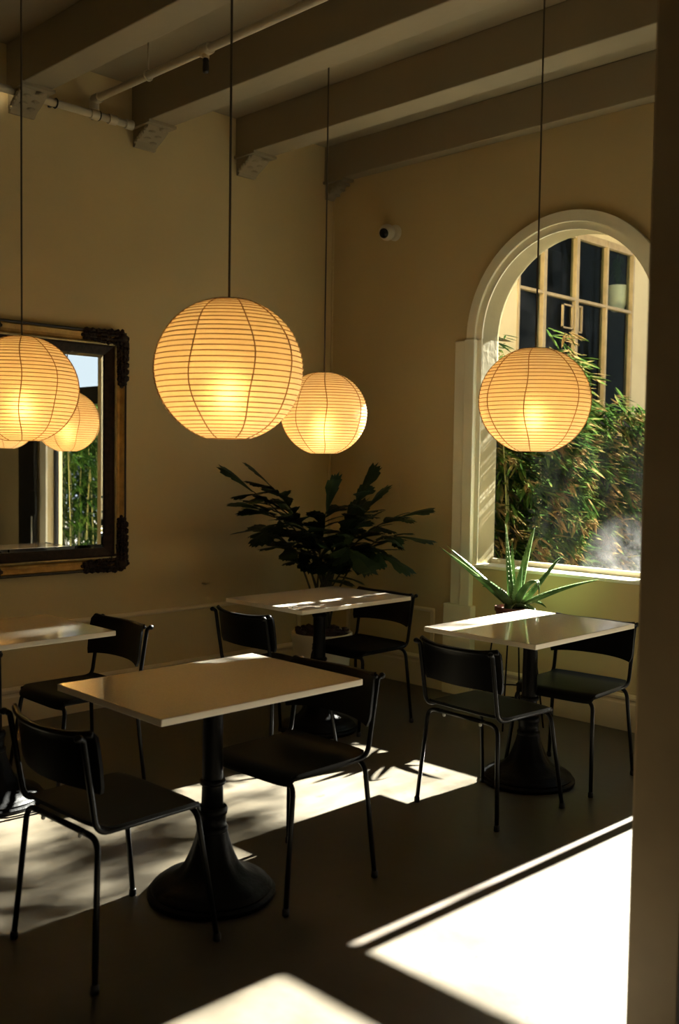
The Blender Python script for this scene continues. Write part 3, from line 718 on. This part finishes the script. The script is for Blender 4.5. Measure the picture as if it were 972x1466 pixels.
# opened vent sash on the second and third panes
for y0, y1, z0, z1 in ((2.36, 2.53, 2.72, 2.93), (2.61, 2.68, 2.70, 2.94)):
    b = B()
    for c in ((y0, z0, y0+.012, z1), (y1-.012, z0, y1, z1), (y0, z0, y1, z0+.012), (y0, z1-.012, y1, z1)): box(b, WX-.02, c[0], c[1], WX+.0, c[2], c[3])
    obj('vent_sash', b, 'steel', wing)
hp = thing('hanging_planter', 'white hanging planter behind the panes of the neighbouring wing', 'planter', (.315, 3.56, 3.13))
b = B(); lathe(b, [(.04,-.12), (.07,-.10), (.088,-.05), (.095,.12), (.092,.125), (.086,.12), (.08,.09)], 28); obj('pot', b, 'white_pot', hp, smooth=True, auto=40)
rnd = random.Random(9); b = B()
for k in range(36):
    a = rnd.uniform(0, 2*pi); rr = rnd.uniform(.04, .10); h_ = rnd.uniform(.1, .35)
    p = [V((0,0,.09)), V((rr*.4*cos(a), rr*.4*sin(a), .1+h_)), V((rr*cos(a), rr*sin(a), .09+h_*.6))]
    tube(b, [p[0], p[0].lerp(p[1], .6), p[1], p[1].lerp(p[2], .5)+V((0,0,.02)), p[2]], [.004,.006,.007,.005,.001], 4)
o = obj('foliage', b, 'bamboo_green', hp); o['kind'] = 'stuff'
b = B(); tube(b, [(.0, 0, .12), (0, 0, .98)], .003, 5); obj('hanging_wire', b, 'dark_metal', hp)
# low garden wall far behind, plus two tall blocks added to shade the bamboo
b = B(); box(b, -1.6, 6.2, -.02, 1.12, 6.6, 6.5); obj('sun_block_wall', b, 'stucco', wing)
b = B(); box(b, 4.9, 5.4, -.02, 10.5, 6.0, 6.5); struct('wall_sun_block', b, 'stucco', 'added wall that keeps the sun off the doorway bamboo')
b = B(); box(b, -3, 7.6, 0, 14, 7.8, 1.9); struct('wall_garden', b, 'stucco', 'low garden wall closing the courtyard')

def bleaf():
    bm = B(); xs = [0, .18, .5, .8, 1]; ws = [.008, .055, .075, .045, .0]
    m_ = [bm.verts.new((x, 0, -.14*x*x)) for x in xs]
    l_ = [bm.verts.new((x, w_, -.14*x*x-.25*w_)) for x, w_ in zip(xs[:-1], ws[:-1])]; r_ = [bm.verts.new((x, -w_, -.14*x*x-.25*w_)) for x, w_ in zip(xs[:-1], ws[:-1])]
    for k in range(3):
        bm.faces.new((m_[k], m_[k+1], l_[k+1], l_[k])); bm.faces.new((m_[k+1], m_[k], r_[k], r_[k+1]))
    bm.faces.new((m_[3], m_[4], l_[3])); bm.faces.new((m_[4], m_[3], r_[3]))
    me = bpy.data.meshes.new('leaf'); bmesh.ops.recalc_face_normals(bm, faces=bm.faces); bm.to_mesh(me); bm.free(); return me
BL = bleaf(); BL.materials.append(M['bamboo']); BLV = [v.co.copy() for v in BL.vertices]; BLF = [tuple(p.vertices) for p in BL.polygons]
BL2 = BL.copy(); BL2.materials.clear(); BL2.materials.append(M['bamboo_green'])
def clump(label, loc, size, nstuff, nleaf, nculm, seed, m='bamboo', face=V((1, 0, 0)), lean=V((0, 0, 0)), top=None, zmin=.15, group='bamboo along the wing'):
    """size = half extents x, y and height; culms rise from loc, leaves in drooping sprays denser on the side given by face"""
    rnd = random.Random(seed); t = thing('bamboo_clump', label, 'bamboo', loc, 0, group); hx, hy, H = size
    tips = []
    for k in range(nculm):
        bx, by = rnd.uniform(-hx, hx)*.6, rnd.uniform(-hy, hy)*.85; h_ = H*rnd.uniform(.8, 1.08); b = B()
        dx, dy = rnd.uniform(-.12, .12)+lean.x, rnd.uniform(-.12, .12)+lean.y
        pts = [V((bx+dx*(q/8)**2*1.0, by+dy*(q/8)**2, h_*q/8*(1 - .04*(q/8)**3))) for q in range(9)]
        tube(b, pts, [.013-.0011*q for q in range(9)], 6); obj('culm', b, 'culm', t, smooth=True); tips += [pts]
    def place():
        if rnd.random() < .30:
            q = rnd.choice(tips); i = rnd.randint(3 if zmin < 3 else 7, 8); p = q[i] + V((rnd.gauss(0, .12), rnd.gauss(0, .12), rnd.gauss(0, .06)))
        else:
            z = zmin + (H-zmin)*rnd.random()**(.6 if zmin > 3 else .85)
            p = V((rnd.uniform(-hx, hx), rnd.uniform(-hy, hy), z)) + lean*(z/H)**2
        return p
    verts, faces = [], []
    def spray(front):
        p = place()
        if front: p = p + face*(hx*rnd.uniform(.8, 1.15)) - face*p.dot(face) if abs(face.x) > .5 else p
        a0 = rnd.uniform(-1.3, 1.3) + math.atan2(face.y, face.x)
        out = []
        for q in range(rnd.randint(3, 6)):
            a = a0 + rnd.uniform(-.8, .8); d = V((cos(a), sin(a), rnd.uniform(-1.1, .25)))
            ln = rnd.uniform(.11, .20)
            out.append((p + V((rnd.gauss(0,.015), rnd.gauss(0,.015), rnd.gauss(0,.02))), orient(d, V((rnd.uniform(-.7,.7), rnd.uniform(-.7,.7), 1))), ln))
        return out
    while len(verts) < nstuff*len(BLV):
        for p, o_, ln in spray(rnd.random() < .45):
            n0 = len(verts); verts += [p + o_ @ (c*ln) for c in BLV]; faces += [tuple(n0+i for i in f) for f in BLF]
    me = bpy.data.meshes.new('foliage'); me.from_pydata(verts, [], faces); me.materials.append(M[m])
    f_ = obj('foliage', me, None, t); f_['kind'] = 'stuff'
    k = 0
    while k < nleaf:
        for p, o_, ln in spray(True):
            if k >= nleaf: break
            lo = bpy.data.objects.new('leaf', BL if m == 'bamboo' else BL2); C.objects.link(lo); lo.parent = t; k += 1
            lo.matrix_local = Matrix.Translation(p + face*.03) @ (o_ @ Matrix.Diagonal((ln*1.15,)*3)).to_4x4()
    return t
names = ['bamboo nearest the arched window, dark green at the left of the pane', 'bamboo second from the window reveal, below the paper lantern', 'bamboo in the middle of the window view with tan dry leaves',
         'sunlit bamboo with dry leaves toward the right of the window view', 'bamboo below the steel windows at the right of the view', 'farthest bamboo along the wing, hazy through dusty glass']
for i in range(6):
    y = .72 + i*.50; w0 = (.20 if i == 0 else 0)
    clump(names[i], (.88 + w0, y, -.02), (.24 + w0, .26, 2.10 - .02*i + (.24 if i == 0 else 0)), 4200 if i == 0 else 1500, 45, 6, 100+i)
for i, (x, y) in enumerate([(5.25, 1.15), (5.9, 1.45), (6.6, 1.8), (7.3, 2.2)]):
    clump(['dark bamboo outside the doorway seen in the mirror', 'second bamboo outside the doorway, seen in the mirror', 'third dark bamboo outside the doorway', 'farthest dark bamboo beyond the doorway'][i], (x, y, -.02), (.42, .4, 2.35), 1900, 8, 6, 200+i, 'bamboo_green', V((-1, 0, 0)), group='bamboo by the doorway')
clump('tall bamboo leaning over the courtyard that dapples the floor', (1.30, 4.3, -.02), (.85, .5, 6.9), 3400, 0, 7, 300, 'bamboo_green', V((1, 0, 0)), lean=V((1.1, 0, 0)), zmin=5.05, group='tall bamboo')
clump('added bamboo behind it, its unseen crown keeping sun off the nearest table', (2.45, 5.75, -.02), (.75, .4, 7.9), 4800, 0, 5, 310, 'bamboo_green', V((1, 0, 0)), zmin=6.05, group='tall bamboo')  # crown added out of view to block a sun spot on the nearest table
